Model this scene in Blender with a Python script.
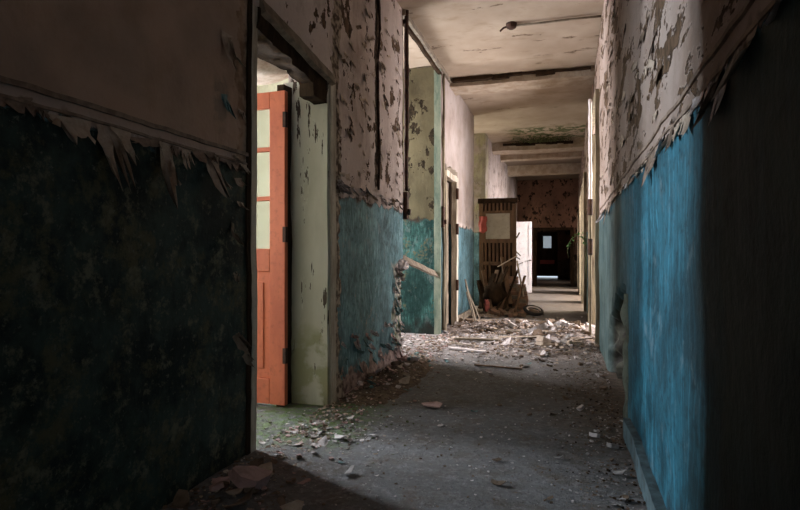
import bpy, math, random
from mathutils import Vector, Matrix, noise
R = math.radians
PI = math.pi
for o in list(bpy.data.objects): bpy.data.objects.remove(o)
SC = bpy.context.scene
COL = SC.collection

# ------------------------------------------------------------------ camera, world, lights, exposure
F = 560.0; CH = 1.2
cd = bpy.data.cameras.new('camera'); cam = bpy.data.objects.new('camera', cd); COL.objects.link(cam)
cd.sensor_width = 36; cd.lens = 36*F/800; cd.clip_start = .02; cd.clip_end = 200
cam.location = (0, 0, CH); cam.rotation_euler = (R(90), 0, math.atan(167/F))
SC.camera = cam
SC.view_settings.view_transform = 'Standard'; SC.view_settings.look = 'None'
SC.view_settings.gamma = 1; SC.view_settings.exposure = 0.15
SC.view_settings.use_curve_mapping = False
SC.cycles.use_denoising = True
SC.cycles.max_bounces = 8; SC.cycles.diffuse_bounces = 5; SC.cycles.sample_clamp_indirect = 4

W = bpy.data.worlds.new('sky'); SC.world = W; W.use_nodes = True
W.node_tree.nodes['Background'].inputs[0].default_value = (.75, .88, 1, 1)
W.node_tree.nodes['Background'].inputs[1].default_value = .9

def area(name, loc, rot, sx, sy, power, color=(1, 1, 1), spread=180):
    d = bpy.data.lights.new(name, 'AREA'); d.shape = 'RECTANGLE'; d.size = sx; d.size_y = sy
    d.energy = power; d.color = color; d.spread = R(spread)
    o = bpy.data.objects.new(name, d); o.location = loc; o.rotation_euler = rot; COL.objects.link(o)
    return o
TOR = (R(90), 0, R(-90))    # shines towards +X
TOL = (R(90), 0, R(90))     # shines towards -X
COOL = (.82, .92, 1.0); WARM = (1.0, .86, .74); PINK = (1.0, .93, .93)
area('daylight_orange_door_room', (-4.98, 4.42, 2.0), TOR, .46, 1.0, 330, COOL, 150)
area('fill_orange_door_room_side', (-4.98, 3.05, 1.95), TOR, .9, 1.7, 110, COOL)  # added soft fill, through a second window made up for this room
area('daylight_stair_hall', (-4.98, 7.4, 2.2), TOR, 1.6, 2.3, 430, (.97, .97, 1))
area('daylight_right_tall_window', (2.98, 10.0, 2.1), TOL, 2.2, 2.6, 620, PINK)
area('daylight_right_middle_window', (2.98, 13.8, 2.0), TOL, 2.0, 2.2, 420, PINK)
area('daylight_right_far_window', (2.98, 16.15, 2.05), TOL, 1.7, 2.3, 620, PINK)
area('daylight_right_end_window', (2.98, 19.9, 2.0), TOL, 1.4, 2.2, 420, PINK)
area('daylight_left_far_window', (-4.98, 15.5, 2.0), TOR, 1.8, 2.2, 260, WARM)
area('daylight_recess_window', (-4.98, 12.3, 2.0), TOR, 1.2, 2.2, 120, (1, .97, .85))
area('fill_behind_camera', (-.7, -2.95, 2.1), (R(90), 0, 0), 1.8, 1.8, 5, (1, .74, .52))  # added dim warm fill from behind the camera, no known source
area('daylight_left_end_window', (-4.98, 20.8, 2.0), TOR, 1.2, 2.0, 260, WARM)
area('fill_far_room', (1.35, 25.5, 2.0), TOL, 1.0, 1.2, 25, WARM)  # added unseen lamp that brightens the dark far end

XL, XR, ZC = -1.84, .403, 4.07

# ------------------------------------------------------------------ node helper
class NT:
    def __init__(s, name, rough=.85, spec=.3):
        s.m = bpy.data.materials.new(name); s.m.use_nodes = True
        s.t = s.m.node_tree; s.b = s.t.nodes['Principled BSDF']
        s.b.inputs['Roughness'].default_value = rough
        s.b.inputs['Specular IOR Level'].default_value = spec
        g = s.t.nodes.new('ShaderNodeNewGeometry'); s.pos = g.outputs['Position']
        sp = s.t.nodes.new('ShaderNodeSeparateXYZ'); s.t.links.new(s.pos, sp.inputs[0])
        s.x, s.y, s.z = sp.outputs
    def set(s, sock, v):
        if hasattr(v, 'is_output'): s.t.links.new(v, sock)
        elif isinstance(v, (tuple, list)) and len(v) == 3 and sock.type == 'RGBA': sock.default_value = (*v, 1)
        else: sock.default_value = v
    def math(s, op, a, b=0.0, clamp=False):
        n = s.t.nodes.new('ShaderNodeMath'); n.operation = op; n.use_clamp = clamp
        s.set(n.inputs[0], a); s.set(n.inputs[1], b); return n.outputs[0]
    def add(s, a, b): return s.math('ADD', a, b)
    def mul(s, a, b): return s.math('MULTIPLY', a, b)
    def mix(s, f, a, b):
        n = s.t.nodes.new('ShaderNodeMix'); n.data_type = 'RGBA'
        s.set(n.inputs[0], f); s.set(n.inputs[6], a); s.set(n.inputs[7], b); return n.outputs[2]
    def scale(s, v=(1, 1, 1), off=(0, 0, 0)):
        n = s.t.nodes.new('ShaderNodeMapping'); s.t.links.new(s.pos, n.inputs[0])
        n.inputs['Scale'].default_value = v; n.inputs['Location'].default_value = off; return n.outputs[0]
    def noise(s, scale, detail=4, rough=.55, vec=None, dist=0.0):
        n = s.t.nodes.new('ShaderNodeTexNoise'); s.t.links.new(vec if vec else s.pos, n.inputs['Vector'])
        n.inputs['Scale'].default_value = scale; n.inputs['Detail'].default_value = detail
        n.inputs['Roughness'].default_value = rough; n.inputs['Distortion'].default_value = dist
        return n.outputs['Fac']
    def voro(s, scale, vec=None, feature='F1', out='Distance'):
        n = s.t.nodes.new('ShaderNodeTexVoronoi'); n.feature = feature
        s.t.links.new(vec if vec else s.pos, n.inputs['Vector']); n.inputs['Scale'].default_value = scale
        return n.outputs[out]
    def ramp(s, v, a, b, lo=0.0, hi=1.0):
        n = s.t.nodes.new('ShaderNodeMapRange'); n.clamp = True
        s.set(n.inputs[0], v); n.inputs[1].default_value = a; n.inputs[2].default_value = b
        n.inputs[3].default_value = lo; n.inputs[4].default_value = hi; return n.outputs[0]
    def band(s, v, c, w, soft):   # 1 inside |v-c|<w
        d = s.math('ABSOLUTE', s.math('SUBTRACT', v, c)); return s.ramp(d, w, w+soft, 1, 0)
    def bump(s, h, strength=.6, dist=.01):
        n = s.t.nodes.new('ShaderNodeBump'); n.inputs['Strength'].default_value = strength
        n.inputs['Distance'].default_value = dist; s.t.links.new(h, n.inputs['Height'])
        s.t.links.new(n.outputs[0], s.b.inputs['Normal'])
    def done(s, col, rough=None):
        s.set(s.b.inputs['Base Color'], col)
        if rough is not None: s.set(s.b.inputs['Roughness'], rough)
        return s.m

def wall_mat(name, upper, upper2, under, dado, dado2, dado_under, zline=1.70, streak=.35, peel=None, dpeel=.60,
             extra=None, grime=(.018, .014, .011), edge_amp=.2, pv=(1, .8, .7)):
    """cream paint over a gloss dado; both flake in patches. peel(nt) gives the patch threshold."""
    t = NT(name, .8, .12)
    st = t.scale((1, 1, .38))
    n1 = t.noise(1.1, 3); n2 = t.noise(7, 6, .6, st); n3 = t.noise(26, 5, .65); nb = t.noise(4.2, 5, .58, t.scale(pv), .25)
    up = t.mix(t.ramp(n1, .35, .68), upper, upper2)
    up = t.mix(t.ramp(t.noise(3, 6, .7, t.scale((1, pv[1], .6))), .5, .72, 0, .6), up, under)
    up = t.mix(t.ramp(n3, .58, .72, 0, .35), up, tuple(c*.5 for c in upper))
    th = peel(t) if peel else .66
    pk = t.add(t.mul(nb, .66), t.mul(t.noise(15, 5, .6, t.scale(pv)), .34))
    pm = t.ramp(t.math('SUBTRACT', pk, th), 0, .012)
    un = t.mix(t.ramp(t.noise(17, 4), .4, .62), under, tuple(c*.42 for c in under))
    rim = t.ramp(t.math('SUBTRACT', pk, th), -.018, -.002)
    up = t.mix(t.mul(rim, .5), up, tuple(min(1, c*1.25) for c in upper))
    up = t.mix(pm, up, un)
    # dado
    sv = t.scale((1, 1, streak))
    da = t.mix(t.ramp(t.noise(2.2, 6, .62, sv), .38, .62), dado, dado2)
    da = t.mix(t.ramp(t.noise(38, 5, .7, t.scale((1, 1, streak*.3))), .5, .64, 0, .7), da, tuple(min(1, c*1.9+.02) for c in dado2))
    da = t.mix(t.ramp(t.noise(15, 6, .7), .5, .66, 0, .7), da, tuple(c*.35 for c in dado))
    dl = t.noise(1.7, 7, .68, t.scale((1, max(pv[1], .5), .55), (7, 2, 5)))
    da = t.mix(t.ramp(dl, .47, .60, 0, .72), da, tuple(c*.28 for c in dado))
    da = t.mix(t.mul(t.ramp(t.noise(9, 6, .75, t.scale((1, .6, .45), (1, 4, 2))), .56, .66), .6), da, tuple(c*.5+.14 for c in dado2))
    dk = t.add(t.mul(t.noise(2.6, 6, .65, t.scale((1, 1, .6), (3, 3, 3))), .55), t.mul(t.noise(19, 5, .65), .45))
    dm = t.ramp(t.math('SUBTRACT', dk, dpeel), 0, .06)
    da = t.mix(dm, da, dado_under)
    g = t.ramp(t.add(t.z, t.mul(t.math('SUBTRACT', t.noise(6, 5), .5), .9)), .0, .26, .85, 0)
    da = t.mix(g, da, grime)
    e = t.math('SUBTRACT', t.noise(5.5, 6, .62), .5)
    zz = t.add(t.z, t.mul(e, edge_amp))
    ml = t.ramp(zz, zline, zline+.008)
    col = t.mix(ml, da, up)
    bandm = t.mul(t.band(zz, zline+.0, .012, .03), t.ramp(n2, .45, .6))
    col = t.mix(bandm, col, (.05, .035, .025))
    if extra: col = extra(t, col)
    h = t.add(t.mul(t.mul(pm, ml), -1.2), t.add(t.mul(n2, .5), t.mul(n3, .25)))
    h = t.add(h, t.mul(ml, .8))
    t.bump(h, 1.0, .018)
    ro = t.ramp(zz, zline, zline+.02, .68, .95)
    return t.done(col, ro)

def simple(name, c, rough=.8, c2=None, sc=8, bump=.4, metallic=0, spec=.3, streak=(1, 1, 1), lo=.42, hi=.62):
    t = NT(name, rough, spec)
    n = t.noise(sc, 6, .65, t.scale(streak)); n2 = t.noise(sc*5, 4)
    col = t.mix(t.ramp(n, lo, hi), c, c2 if c2 else tuple(x*.6 for x in c))
    col = t.mix(t.ramp(n2, .55, .72, 0, .4), col, tuple(x*.45 for x in c))
    if bump: t.bump(t.add(n, t.mul(n2, .4)), bump, .008)
    t.b.inputs['Metallic'].default_value = metallic
    return t.done(col)

CREAM = (.46, .36, .29); CREAM2 = (.33, .25, .19); BROWN = (.15, .095, .06)
def left_near_extra(t, col):
    # blue paint showing where the cream has come off beside the doorway
    m = t.mul(t.band(t.add(t.y, t.mul(t.noise(9), .12)), 2.75, .05, .03), t.band(t.add(t.z, t.mul(t.noise(7), .2)), 2.15, .12, .05))
    col = t.mix(t.mul(m, t.ramp(t.noise(14), .4, .5)), col, (.08, .17, .21))
    # dark chase down the plaster
    w = t.mul(t.math('SUBTRACT', t.noise(8, 5), .5), .16)
    m = t.mul(t.band(t.add(t.y, w), 5.36, .06, .02), t.ramp(t.z, 1.82, 1.9))
    col = t.mix(m, col, t.mix(t.ramp(t.noise(18), .4, .6), (.03, .02, .014), (.11, .07, .045)))
    # raw plaster round the broken corner
    yy = t.add(t.y, t.mul(t.math('SUBTRACT', t.noise(5, 6), .5), .75))
    m = t.mul(t.mul(t.ramp(yy, 5.92, 5.97), t.ramp(t.y, 7.0, 7.1, 1, 0)), t.ramp(t.add(t.z, t.mul(t.noise(6), .3)), 1.22, 1.3, 1, 0))
    pl = t.mix(t.ramp(t.noise(14, 5), .4, .6), (.62, .58, .52), (.2, .21, .13))
    col = t.mix(m, col, pl)
    # pale broken edge of the dado and skirting plaster at the foot
    zz = t.add(t.z, t.mul(t.math('SUBTRACT', t.noise(7, 6), .5), .5))
    m = t.mul(t.ramp(zz, .17, .2, 1, 0), t.band(t.y, 5.3, 1.1, .1))
    col = t.mix(m, col, t.mix(t.ramp(t.noise(19), .4, .6), (.36, .26, .24), (.13, .08, .07)))
    # torn cream strip against the door casings
    for c, w_ in ((2.93, .07), (4.32, .07)):
        m = t.band(t.add(t.y, t.mul(t.math('SUBTRACT', t.noise(7, 5), .5), .3)), c, w_, .01)
        col = t.mix(m, col, t.mix(t.ramp(t.noise(16, 5), .42, .58), (.42, .34, .27), (.10, .07, .05)))
    # green-yellow growth on the plaster round the recess beyond the second door
    m = t.mul(t.band(t.y, 12.6, 1.0, .2), t.ramp(t.noise(4, 5), .38, .5))
    m = t.mul(m, t.ramp(t.z, 1.6, 2.2))
    col = t.mix(t.mul(m, .9), col, t.mix(t.ramp(t.noise(5, 6, .7, t.scale((1, 1, .4))), .42, .58), (.46, .46, .15), (.15, .14, .05)))
    return col
def left_peel(t):
    a = t.ramp(t.y, 2.2, 4.3, .70, .555); b = t.ramp(t.y, 6.5, 9, 0, .10)
    c = t.ramp(t.y, 11.4, 11.9, 0, -.1)
    return t.add(a, t.add(b, c))
def left_dado_tint(t, col):
    col = left_near_extra(t, col)
    # mould blotches over the first stretch of dado
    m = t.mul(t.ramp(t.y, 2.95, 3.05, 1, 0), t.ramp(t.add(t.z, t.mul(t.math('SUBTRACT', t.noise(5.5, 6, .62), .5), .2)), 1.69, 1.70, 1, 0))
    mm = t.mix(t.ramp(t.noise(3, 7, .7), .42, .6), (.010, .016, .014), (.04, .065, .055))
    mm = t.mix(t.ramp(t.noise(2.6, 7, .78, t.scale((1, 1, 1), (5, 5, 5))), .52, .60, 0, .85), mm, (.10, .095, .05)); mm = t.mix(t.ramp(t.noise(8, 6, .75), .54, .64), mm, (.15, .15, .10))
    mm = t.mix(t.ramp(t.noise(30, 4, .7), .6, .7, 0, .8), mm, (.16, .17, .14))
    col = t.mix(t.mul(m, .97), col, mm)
    m = t.mul(t.ramp(t.y, 3.0, 2.9), t.ramp(t.z, 1.7, 1.8)); col = t.mix(t.mul(m, .7), col, t.mix(t.ramp(t.noise(2, 5), .4, .6), (.42, .26, .17), (.26, .16, .10)))
    m = t.mul(t.ramp(t.y, 7.9, 8.0), t.ramp(t.z, 1.7, 1.8)); col = t.mix(t.mul(m, .7), col, t.mix(t.ramp(t.noise(2.2, 6, .65), .4, .62), (.27, .23, .215), (.19, .15, .13)))
    m = t.mul(t.ramp(t.y, 7.9, 8.0), t.ramp(t.z, 1.62, 1.7, 1, 0))
    return t.mix(t.mul(m, .6), col, t.mix(t.ramp(t.noise(4, 6, .7), .42, .56), (.07, .13, .165), (.02, .035, .04)))
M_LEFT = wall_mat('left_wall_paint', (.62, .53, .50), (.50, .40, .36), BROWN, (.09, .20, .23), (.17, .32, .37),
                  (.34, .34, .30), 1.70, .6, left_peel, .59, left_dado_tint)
def right_peel(t):
    a = t.ramp(t.y, .8, 2.3, .575, .54); return t.add(a, t.ramp(t.y, 3.0, 5.5, 0, -.02))
def right_shade_and_hole(t, c):
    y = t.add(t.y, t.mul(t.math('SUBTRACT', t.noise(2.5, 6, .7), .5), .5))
    m = t.mul(t.ramp(y, 1.7, 2.25, 1, 0), t.ramp(t.add(t.z, t.mul(t.math('SUBTRACT', t.noise(5.5, 6, .62), .5), .2)), 1.68, 1.69, 1, 0))  # shadow on the near dado, painted in as dark green mottling
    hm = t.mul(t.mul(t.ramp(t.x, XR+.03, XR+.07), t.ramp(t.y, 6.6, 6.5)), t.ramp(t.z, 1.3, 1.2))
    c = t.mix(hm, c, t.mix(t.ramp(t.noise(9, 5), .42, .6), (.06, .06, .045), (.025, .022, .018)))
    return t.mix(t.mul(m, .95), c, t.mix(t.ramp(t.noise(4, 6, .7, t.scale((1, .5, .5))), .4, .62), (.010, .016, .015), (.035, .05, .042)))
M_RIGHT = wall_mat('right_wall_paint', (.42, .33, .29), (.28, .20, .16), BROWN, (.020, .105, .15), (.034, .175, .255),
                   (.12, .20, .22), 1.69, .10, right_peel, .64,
                   pv=(1, .42, 1.0), extra=lambda t, c: right_shade_and_hole(t, t.mix(t.mul(t.mul(t.ramp(t.y, 3.6, 5.2), t.ramp(t.z, 1.6, 1.7, 1, 0)), .9), c, t.mix(t.ramp(t.noise(6, 6, .7, t.scale((1, .5, .4))), .42, .6), (.035, .055, .052), (.09, .12, .11)))))
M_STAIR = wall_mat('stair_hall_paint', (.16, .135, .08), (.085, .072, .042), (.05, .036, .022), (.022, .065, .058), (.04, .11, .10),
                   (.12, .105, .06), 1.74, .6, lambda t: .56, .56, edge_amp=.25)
M_END = wall_mat('end_wall_paint', (.26, .15, .11), (.17, .10, .075), (.05, .03, .022), (.10, .07, .05), (.14, .09, .06),
                 (.05, .03, .02), .9, .5, lambda t: .55, .55)
M_ROOM = simple('room_plaster', (.62, .58, .42), .9, (.5, .45, .3), 3)
def ceil_mat():  # flaked plaster with damp stains
    t = NT('ceiling_paint', .9, .2)
    n1 = t.noise(1.3, 5); n2 = t.noise(6, 6, .65, t.scale((.5, 1, 1))); n3 = t.noise(24, 5, .6)
    c = t.mix(t.ramp(n1, .35, .65), (.46, .37, .29), (.34, .26, .195))
    c = t.mix(t.ramp(n2, .55, .72, 0, .6), c, (.24, .17, .11))
    pk = t.noise(4.5, 6, .62, t.scale((.35, 1, 1), (1, 5, 2)))
    pm = t.ramp(pk, .645, .655)
    c = t.mix(pm, c, t.mix(t.ramp(n3, .4, .6), (.12, .08, .055), (.3, .23, .17)))
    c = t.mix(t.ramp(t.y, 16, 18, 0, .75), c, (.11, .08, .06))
    # moss spreading back from the second beam
    m = t.mul(t.band(t.add(t.y, t.mul(n2, .5)), 13.9, .55, .3), t.ramp(t.noise(5, 6, .7), .47, .53))
    m = t.mul(m, t.ramp(t.x, -1.5, -1.1))
    c = t.mix(m, c, (.09, .10, .04))
    t.bump(t.add(t.mul(pm, -1), t.mul(n3, .3)), .7, .01)
    return t.done(c)
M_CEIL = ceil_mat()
def floor_mat():
    t = NT('worn_floor', .75, .35)
    n1 = t.noise(.9, 6, .6); n2 = t.noise(5, 7, .7); n3 = t.noise(60, 5, .75); n4 = t.noise(14, 6, .75)
    c = t.mix(t.ramp(n1, .4, .62), (.19, .185, .19), (.13, .12, .12))
    c = t.mix(t.ramp(n2, .48, .66, 0, .75), c, (.12, .085, .06))
    c = t.mix(t.ramp(n4, .52, .62, 0, .5), c, (.33, .32, .325)); c = t.mix(t.ramp(t.noise(30, 6, .8), .54, .60, 0, .6), c, (.36, .34, .33))
    c = t.mix(t.ramp(n3, .54, .64, 0, .8), c, (.05, .042, .038))
    # brown dirt trodden along the far half, dust and crumbs by the walls
    e = t.mul(t.math('SUBTRACT', t.noise(3, 6, .7), .5), 1.3)
    m = t.mul(t.ramp(t.add(t.x, e), -.35, .35), t.ramp(t.add(t.y, e), 3.3, 3.9))
    c = t.mix(t.mul(m, .8), c, t.mix(t.ramp(n4, .45, .6), (.075, .05, .032), (.16, .115, .08)))
    m = t.ramp(t.add(t.y, e), 11.5, 12.4)
    c = t.mix(t.mul(m, .5), c, (.26, .20, .14))
    d = t.mul(t.ramp(t.add(t.y, e), 6.2, 7.0), t.ramp(t.add(t.y, e), 10.2, 11.5, 1, 0))
    c = t.mix(t.mul(d, .65), c, t.mix(t.ramp(n4, .4, .6), (.52, .46, .45), (.22, .18, .16)))
    # grass-green moss just inside the orange door
    gx = t.band(t.add(t.x, t.mul(e, .5)), -1.85, .38, .25); gy = t.band(t.add(t.y, t.mul(e, .5)), 3.75, .45, .25)
    c = t.mix(t.mul(t.mul(gx, gy), t.ramp(n4, .43, .56)), c, (.10, .15, .045))
    t.bump(t.add(t.add(n2, t.mul(n3, .6)), n4), 1.0, .02)
    return t.done(c)
M_FLOOR = floor_mat()
M_ORANGE = simple('orange_gloss_paint', (.62, .17, .085), .5, (.5, .13, .07), 5, .3, streak=(1, 1, .4))
def jamb_mat():
    t = NT('pale_green_jamb_paint', .6, .3)
    n = t.noise(2.5, 6, .6, t.scale((1, 1, .3))); c = t.mix(t.ramp(n, .4, .62), (.60, .58, .51), (.44, .43, .35))
    k = t.noise(8, 6, .62, t.scale((1.8, 1, .28))); m = t.ramp(k, .59, .598)
    c = t.mix(m, c, (.06, .04, .03)); c = t.mix(t.mul(t.ramp(k, .565, .585), t.ramp(k, .59, .595, 1, 0)), c, (.6, .6, .52))
    z = t.add(t.z, t.mul(t.noise(6, 5), .5)); c = t.mix(t.mul(t.ramp(z, .75, .95, 1, 0), t.ramp(t.noise(5, 5), .45, .55)), c, (.36, .35, .22))
    t.bump(t.add(t.mul(m, -1), n), .6, .01); return t.done(c)
M_JAMB = jamb_mat()
M_CASE = simple('dirty_cream_wood', (.52, .47, .39), .7, (.26, .21, .16), 7, .6, streak=(1, 1, .2))
M_DARKW = simple('dark_rotten_wood_and_shade', (.028, .018, .012), 1, (.055, .035, .022), 9, .8, streak=(1, 1, .2), spec=.03)  # also carries the door soffit's shade and the dark between gate slats
M_BROWNW = simple('brown_wood', (.17, .10, .06), .8, (.10, .06, .035), 9, .7, streak=(1, 1, .2))
M_GREYW = simple('weathered_grey_wood', (.25, .205, .155), .9, (.14, .11, .085), 9, .6)
M_YCASE = simple('yellowed_casing_paint', (.27, .225, .15), .8, (.09, .065, .042), 6, .8, streak=(1, 1, .2))
M_WHITE = simple('white_gloss_paint', (.86, .80, .80), .5, (.78, .70, .70), 3, .2)
M_RUST = simple('rusted_iron', (.09, .045, .03), .8, (.04, .025, .02), 20, .6, metallic=.3)
M_PCREAM = simple('cream_paint_flake', (.52, .42, .34), .8, (.38, .29, .22), 12, .5)
M_PBAND = simple('grimy_paint_flake', (.30, .22, .17), .85, (.16, .11, .08), 12, .6)
M_PLILAC = simple('pale_plaster', (.70, .63, .63), .9, (.46, .39, .37), 14, .6)
M_PGREY = simple('grey_plaster', (.40, .37, .36), .9, (.25, .22, .21), 14, .6)
M_PBROWN = simple('brown_fragment', (.20, .14, .10), .9, (.11, .075, .05), 14, .6)
M_PTEAL = simple('teal_paint_flake', (.10, .20, .21), .6, (.16, .27, .27), 14, .4)
M_BRICK = simple('red_brick', (.30, .17, .11), .9, (.18, .12, .09), 14, .7)
M_RED = simple('faded_red_cloth', (.52, .13, .11), .8, (.40, .10, .09), 8, .4)
M_REDD = simple('dirty_red_cloth', (.34, .09, .08), .9, (.2, .06, .05), 12, .6)
M_PINKP = simple('pink_plaster', (.48, .32, .30), .9, (.34, .22, .2), 12, .5)
M_BLACK = simple('black_rubber', (.015, .014, .014), .5, (.03, .028, .026), 10, .3)
M_PANEL = simple('pale_grey_board', (.46, .43, .36), .7, (.38, .35, .29), 3, .2)
M_LEAF = simple('fresh_green_leaf', (.20, .50, .16), .5, (.28, .58, .22), 20, .2)
M_STEM = simple('ivy_stem', (.28, .34, .18), .7)
M_BASE = simple('blue_grey_skirting', (.09, .14, .16), .85, (.045, .06, .065), 8, .6)
M_EDGE = simple('mossy_cream_edge', (.30, .32, .24), .8, (.12, .17, .13), 5, .8, streak=(1, 1, .35))
M_HOLE = simple('dirty_green_plaster', (.13, .14, .11), .9, (.07, .07, .05), 9, .8)
def glass_mat():
    t = NT('dirty_glass', .15, .5); t.b.inputs['Alpha'].default_value = .45
    return t.done((.62, .62, .48))
M_GLASS = glass_mat()

# ------------------------------------------------------------------ mesh helpers
def tag(o, label=None, cat=None, group=None, kind=None):
    if label: o['label'] = label
    if cat: o['category'] = cat
    if group: o['group'] = group
    if kind: o['kind'] = kind
    return o
def link(name, vs, fs, mat, parent=None, smooth=False, loc=None, rot=None, sharp=None):
    me = bpy.data.meshes.new(name); me.from_pydata([tuple(v) for v in vs], [], fs); me.update()
    mats = mat if isinstance(mat, list) else [mat]
    for m in mats: me.materials.append(m)
    if smooth or sharp:
        me.polygons.foreach_set('use_smooth', [True]*len(me.polygons))
    if sharp: me.set_sharp_from_angle(angle=R(sharp))
    o = bpy.data.objects.new(name, me); COL.objects.link(o)
    if parent: o.parent = parent
    if loc: o.location = loc
    if rot: o.rotation_euler = rot
    return o
def empty(name, loc=(0, 0, 0), rot=(0, 0, 0)):
    o = bpy.data.objects.new(name, None); o.empty_display_size = .1; COL.objects.link(o)
    o.location = loc; o.rotation_euler = rot; return o
class MB:
    def __init__(s): s.v = []; s.f = []; s.mi = []
    def addm(s, vs, fs, mi=0):
        k = len(s.v); s.v += [Vector(v) for v in vs]; s.f += [tuple(i+k for i in f) for f in fs]; s.mi += [mi]*len(fs)
    def gbox(s, a, b, res=.05, amp=0.0, fn=None, mi=0, skip=()):
        """box with gridded faces; every vertex displaced by 3-D noise"""
        a = Vector(a); b = Vector(b); n = [max(1, round((b[i]-a[i])/res)) for i in range(3)]
        idx = {}; vs = []; fs = []
        def vid(i, j, k):
            key = (i, j, k)
            if key not in idx:
                p = Vector((a.x+(b.x-a.x)*i/n[0], a.y+(b.y-a.y)*j/n[1], a.z+(b.z-a.z)*k/n[2]))
                if amp: p = p + noise.noise_vector(p*2.3)*amp + noise.noise_vector(p*11)*amp*.35
                if fn: p = fn(p)
                idx[key] = len(vs); vs.append(p)
            return idx[key]
        for ax in range(3):
            u, w = (ax+1) % 3, (ax+2) % 3
            for side in (0, 1):
                if (ax, side) in skip: continue
                for i in range(n[u]):
                    for j in range(n[w]):
                        q = []
                        for di, dj in ((0, 0), (1, 0), (1, 1), (0, 1)):
                            c = [0, 0, 0]; c[ax] = n[ax]*side; c[u] = i+di; c[w] = j+dj; q.append(vid(*c))
                        fs.append(tuple(q) if side else tuple(q[::-1]))
        s.addm(vs, fs, mi)
    def box(s, a, b, mi=0, bev=0.0):
        a = Vector(a); b = Vector(b)
        if bev <= 0:
            s.gbox(a, b, 1e9, mi=mi); return
        # chamfered box
        vs = []; fs = []; idx = {}
        for sx in (0, 1):
            for sy in (0, 1):
                for sz in (0, 1):
                    for ax in range(3):
                        c = [(a, b)[q][i] for i, q in enumerate((sx, sy, sz))]
                        for i, q in enumerate((sx, sy, sz)):
                            if i != ax: c[i] += bev*(1 if q == 0 else -1)
                        idx[(sx, sy, sz, ax)] = len(vs); vs.append(c)
        def I(s3, ax): return idx[(*s3, ax)]
        for ax in range(3):
            u, w = (ax+1) % 3, (ax+2) % 3
            for sd in (0, 1):
                q = []
                for di, dj in ((0, 0), (1, 0), (1, 1), (0, 1)):
                    c = [0, 0, 0]; c[ax] = sd; c[u] = di; c[w] = dj; q.append(I(c, ax))
                fs.append(q if sd else q[::-1])
            for du in (0, 1):
                for dw in (0, 1):
                    c0 = [0, 0, 0]; c1 = [0, 0, 0]; c0[u] = c1[u] = du; c0[w] = c1[w] = dw; c1[ax] = 1
                    q = [I(c0, u), I(c1, u), I(c1, w), I(c0, w)]
                    fs.append(q if (du ^ dw) else q[::-1])
        for sx in (0, 1):
            for sy in (0, 1):
                for sz in (0, 1):
                    q = [I((sx, sy, sz), 0), I((sx, sy, sz), 1), I((sx, sy, sz), 2)]
                    fs.append(q if (sx+sy+sz) % 2 else q[::-1])
        s.addm(vs, fs, mi)
    def tube(s, pts, r, n=8, mi=0, cap=True):
        pts = [Vector(p) for p in pts]; rs = r if isinstance(r, (list, tuple)) else [r]*len(pts)
        vs = []; fs = []; up = Vector((0, 0, 1))
        for i, p in enumerate(pts):
            d = (pts[min(i+1, len(pts)-1)]-pts[max(i-1, 0)]).normalized()
            a = d.cross(up)
            if a.length < .05: a = d.cross(Vector((1, 0, 0)))
            a.normalize(); b = d.cross(a)
            for k in range(n):
                t = 2*PI*k/n; vs.append(p+(a*math.cos(t)+b*math.sin(t))*rs[i])
        for i in range(len(pts)-1):
            for k in range(n):
                fs.append((i*n+k, i*n+(k+1) % n, (i+1)*n+(k+1) % n, (i+1)*n+k))
        if cap: fs.append(tuple(range(n))[::-1]); fs.append(tuple((len(pts)-1)*n+k for k in range(n)))
        s.addm(vs, fs, mi)
    def xf(s, m):
        s.v = [m @ v for v in s.v]; return s
    def build(s, name, mat, parent=None, **kw):
        o = link(name, s.v, s.f, mat, parent, **kw)
        if any(s.mi): o.data.polygons.foreach_set('material_index', s.mi)
        return o
def struct(o, cat=None): o['kind'] = 'structure'; return o

# ------------------------------------------------------------------ the building
XLi, XRi = -2.2, .76          # far faces of the two corridor walls
# floor and ceiling
m = MB()
def ffn(p):
    if p.z > -.01: p.z = noise.noise(Vector((p.x*2.1, p.y*2.1, 0)))*.008
    return p
m.gbox((-5.2, -3, -.2), (3.2, 22.4, 0), .12, 0, ffn, skip=((2, 0),)); m.box((-5.2, 22.4, -.2), (3.2, 31, 0))
floor = struct(m.build('floor', M_FLOOR, smooth=True))
m = MB(); m.box((-5.2, -3, ZC), (3.2, 31, ZC+.25)); ceiling = struct(m.build('ceiling', M_CEIL))

def crumble(p):
    # broken outer corner beside the stair hall
    if 5.75 < p.y < 6.35 and p.z < 1.2:
        k = min(1, (p.y-5.75)/.5) * min(1, (1.2-p.z)/.15)
        nn = noise.noise(p*7)*.5 + noise.noise(p*19)*.4
        if p.x > -1.95: p.x += k*(.05*nn-.02)
        p.y += -k*.10*(nn+.35)
    return p
def leftfn(p):
    p = crumble(p)
    if p.x > XL-.03 and 4.2 < p.y < 6.3 and p.z < .28:      # bulging broken plaster at the foot
        p.x += .035*(1-p.z/.28)*(1+noise.noise(p*9))
    return p
m = MB()
m.gbox((XLi, -3, 0), (XL, 3.02, ZC), .05, .012, leftfn)
m.gbox((-2.03, 3.02, 2.66), (XL, 4.15, ZC), .05, .012); m.gbox((XLi, 3.02, 3.0), (-2.03, 4.15, ZC), .05, .012)
m.gbox((XLi, 4.15, 0), (XL, 6.3, ZC), .035, .012, leftfn)
m.gbox((XLi, 8.29, 0), (XL, 8.56, ZC), .06, .012)
m.gbox((XLi, 8.56, 2.46), (XL, 9.5, ZC), .08, .012)
m.gbox((XLi, 9.5, 0), (XL, 11.5, ZC), .06, .012)
m.gbox((XLi, 13.2, 0), (XL, 17.9, ZC), .1, .012)
m.gbox((XLi, 17.9, 2.3), (XL, 18.9, ZC), .2, .01)
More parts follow.
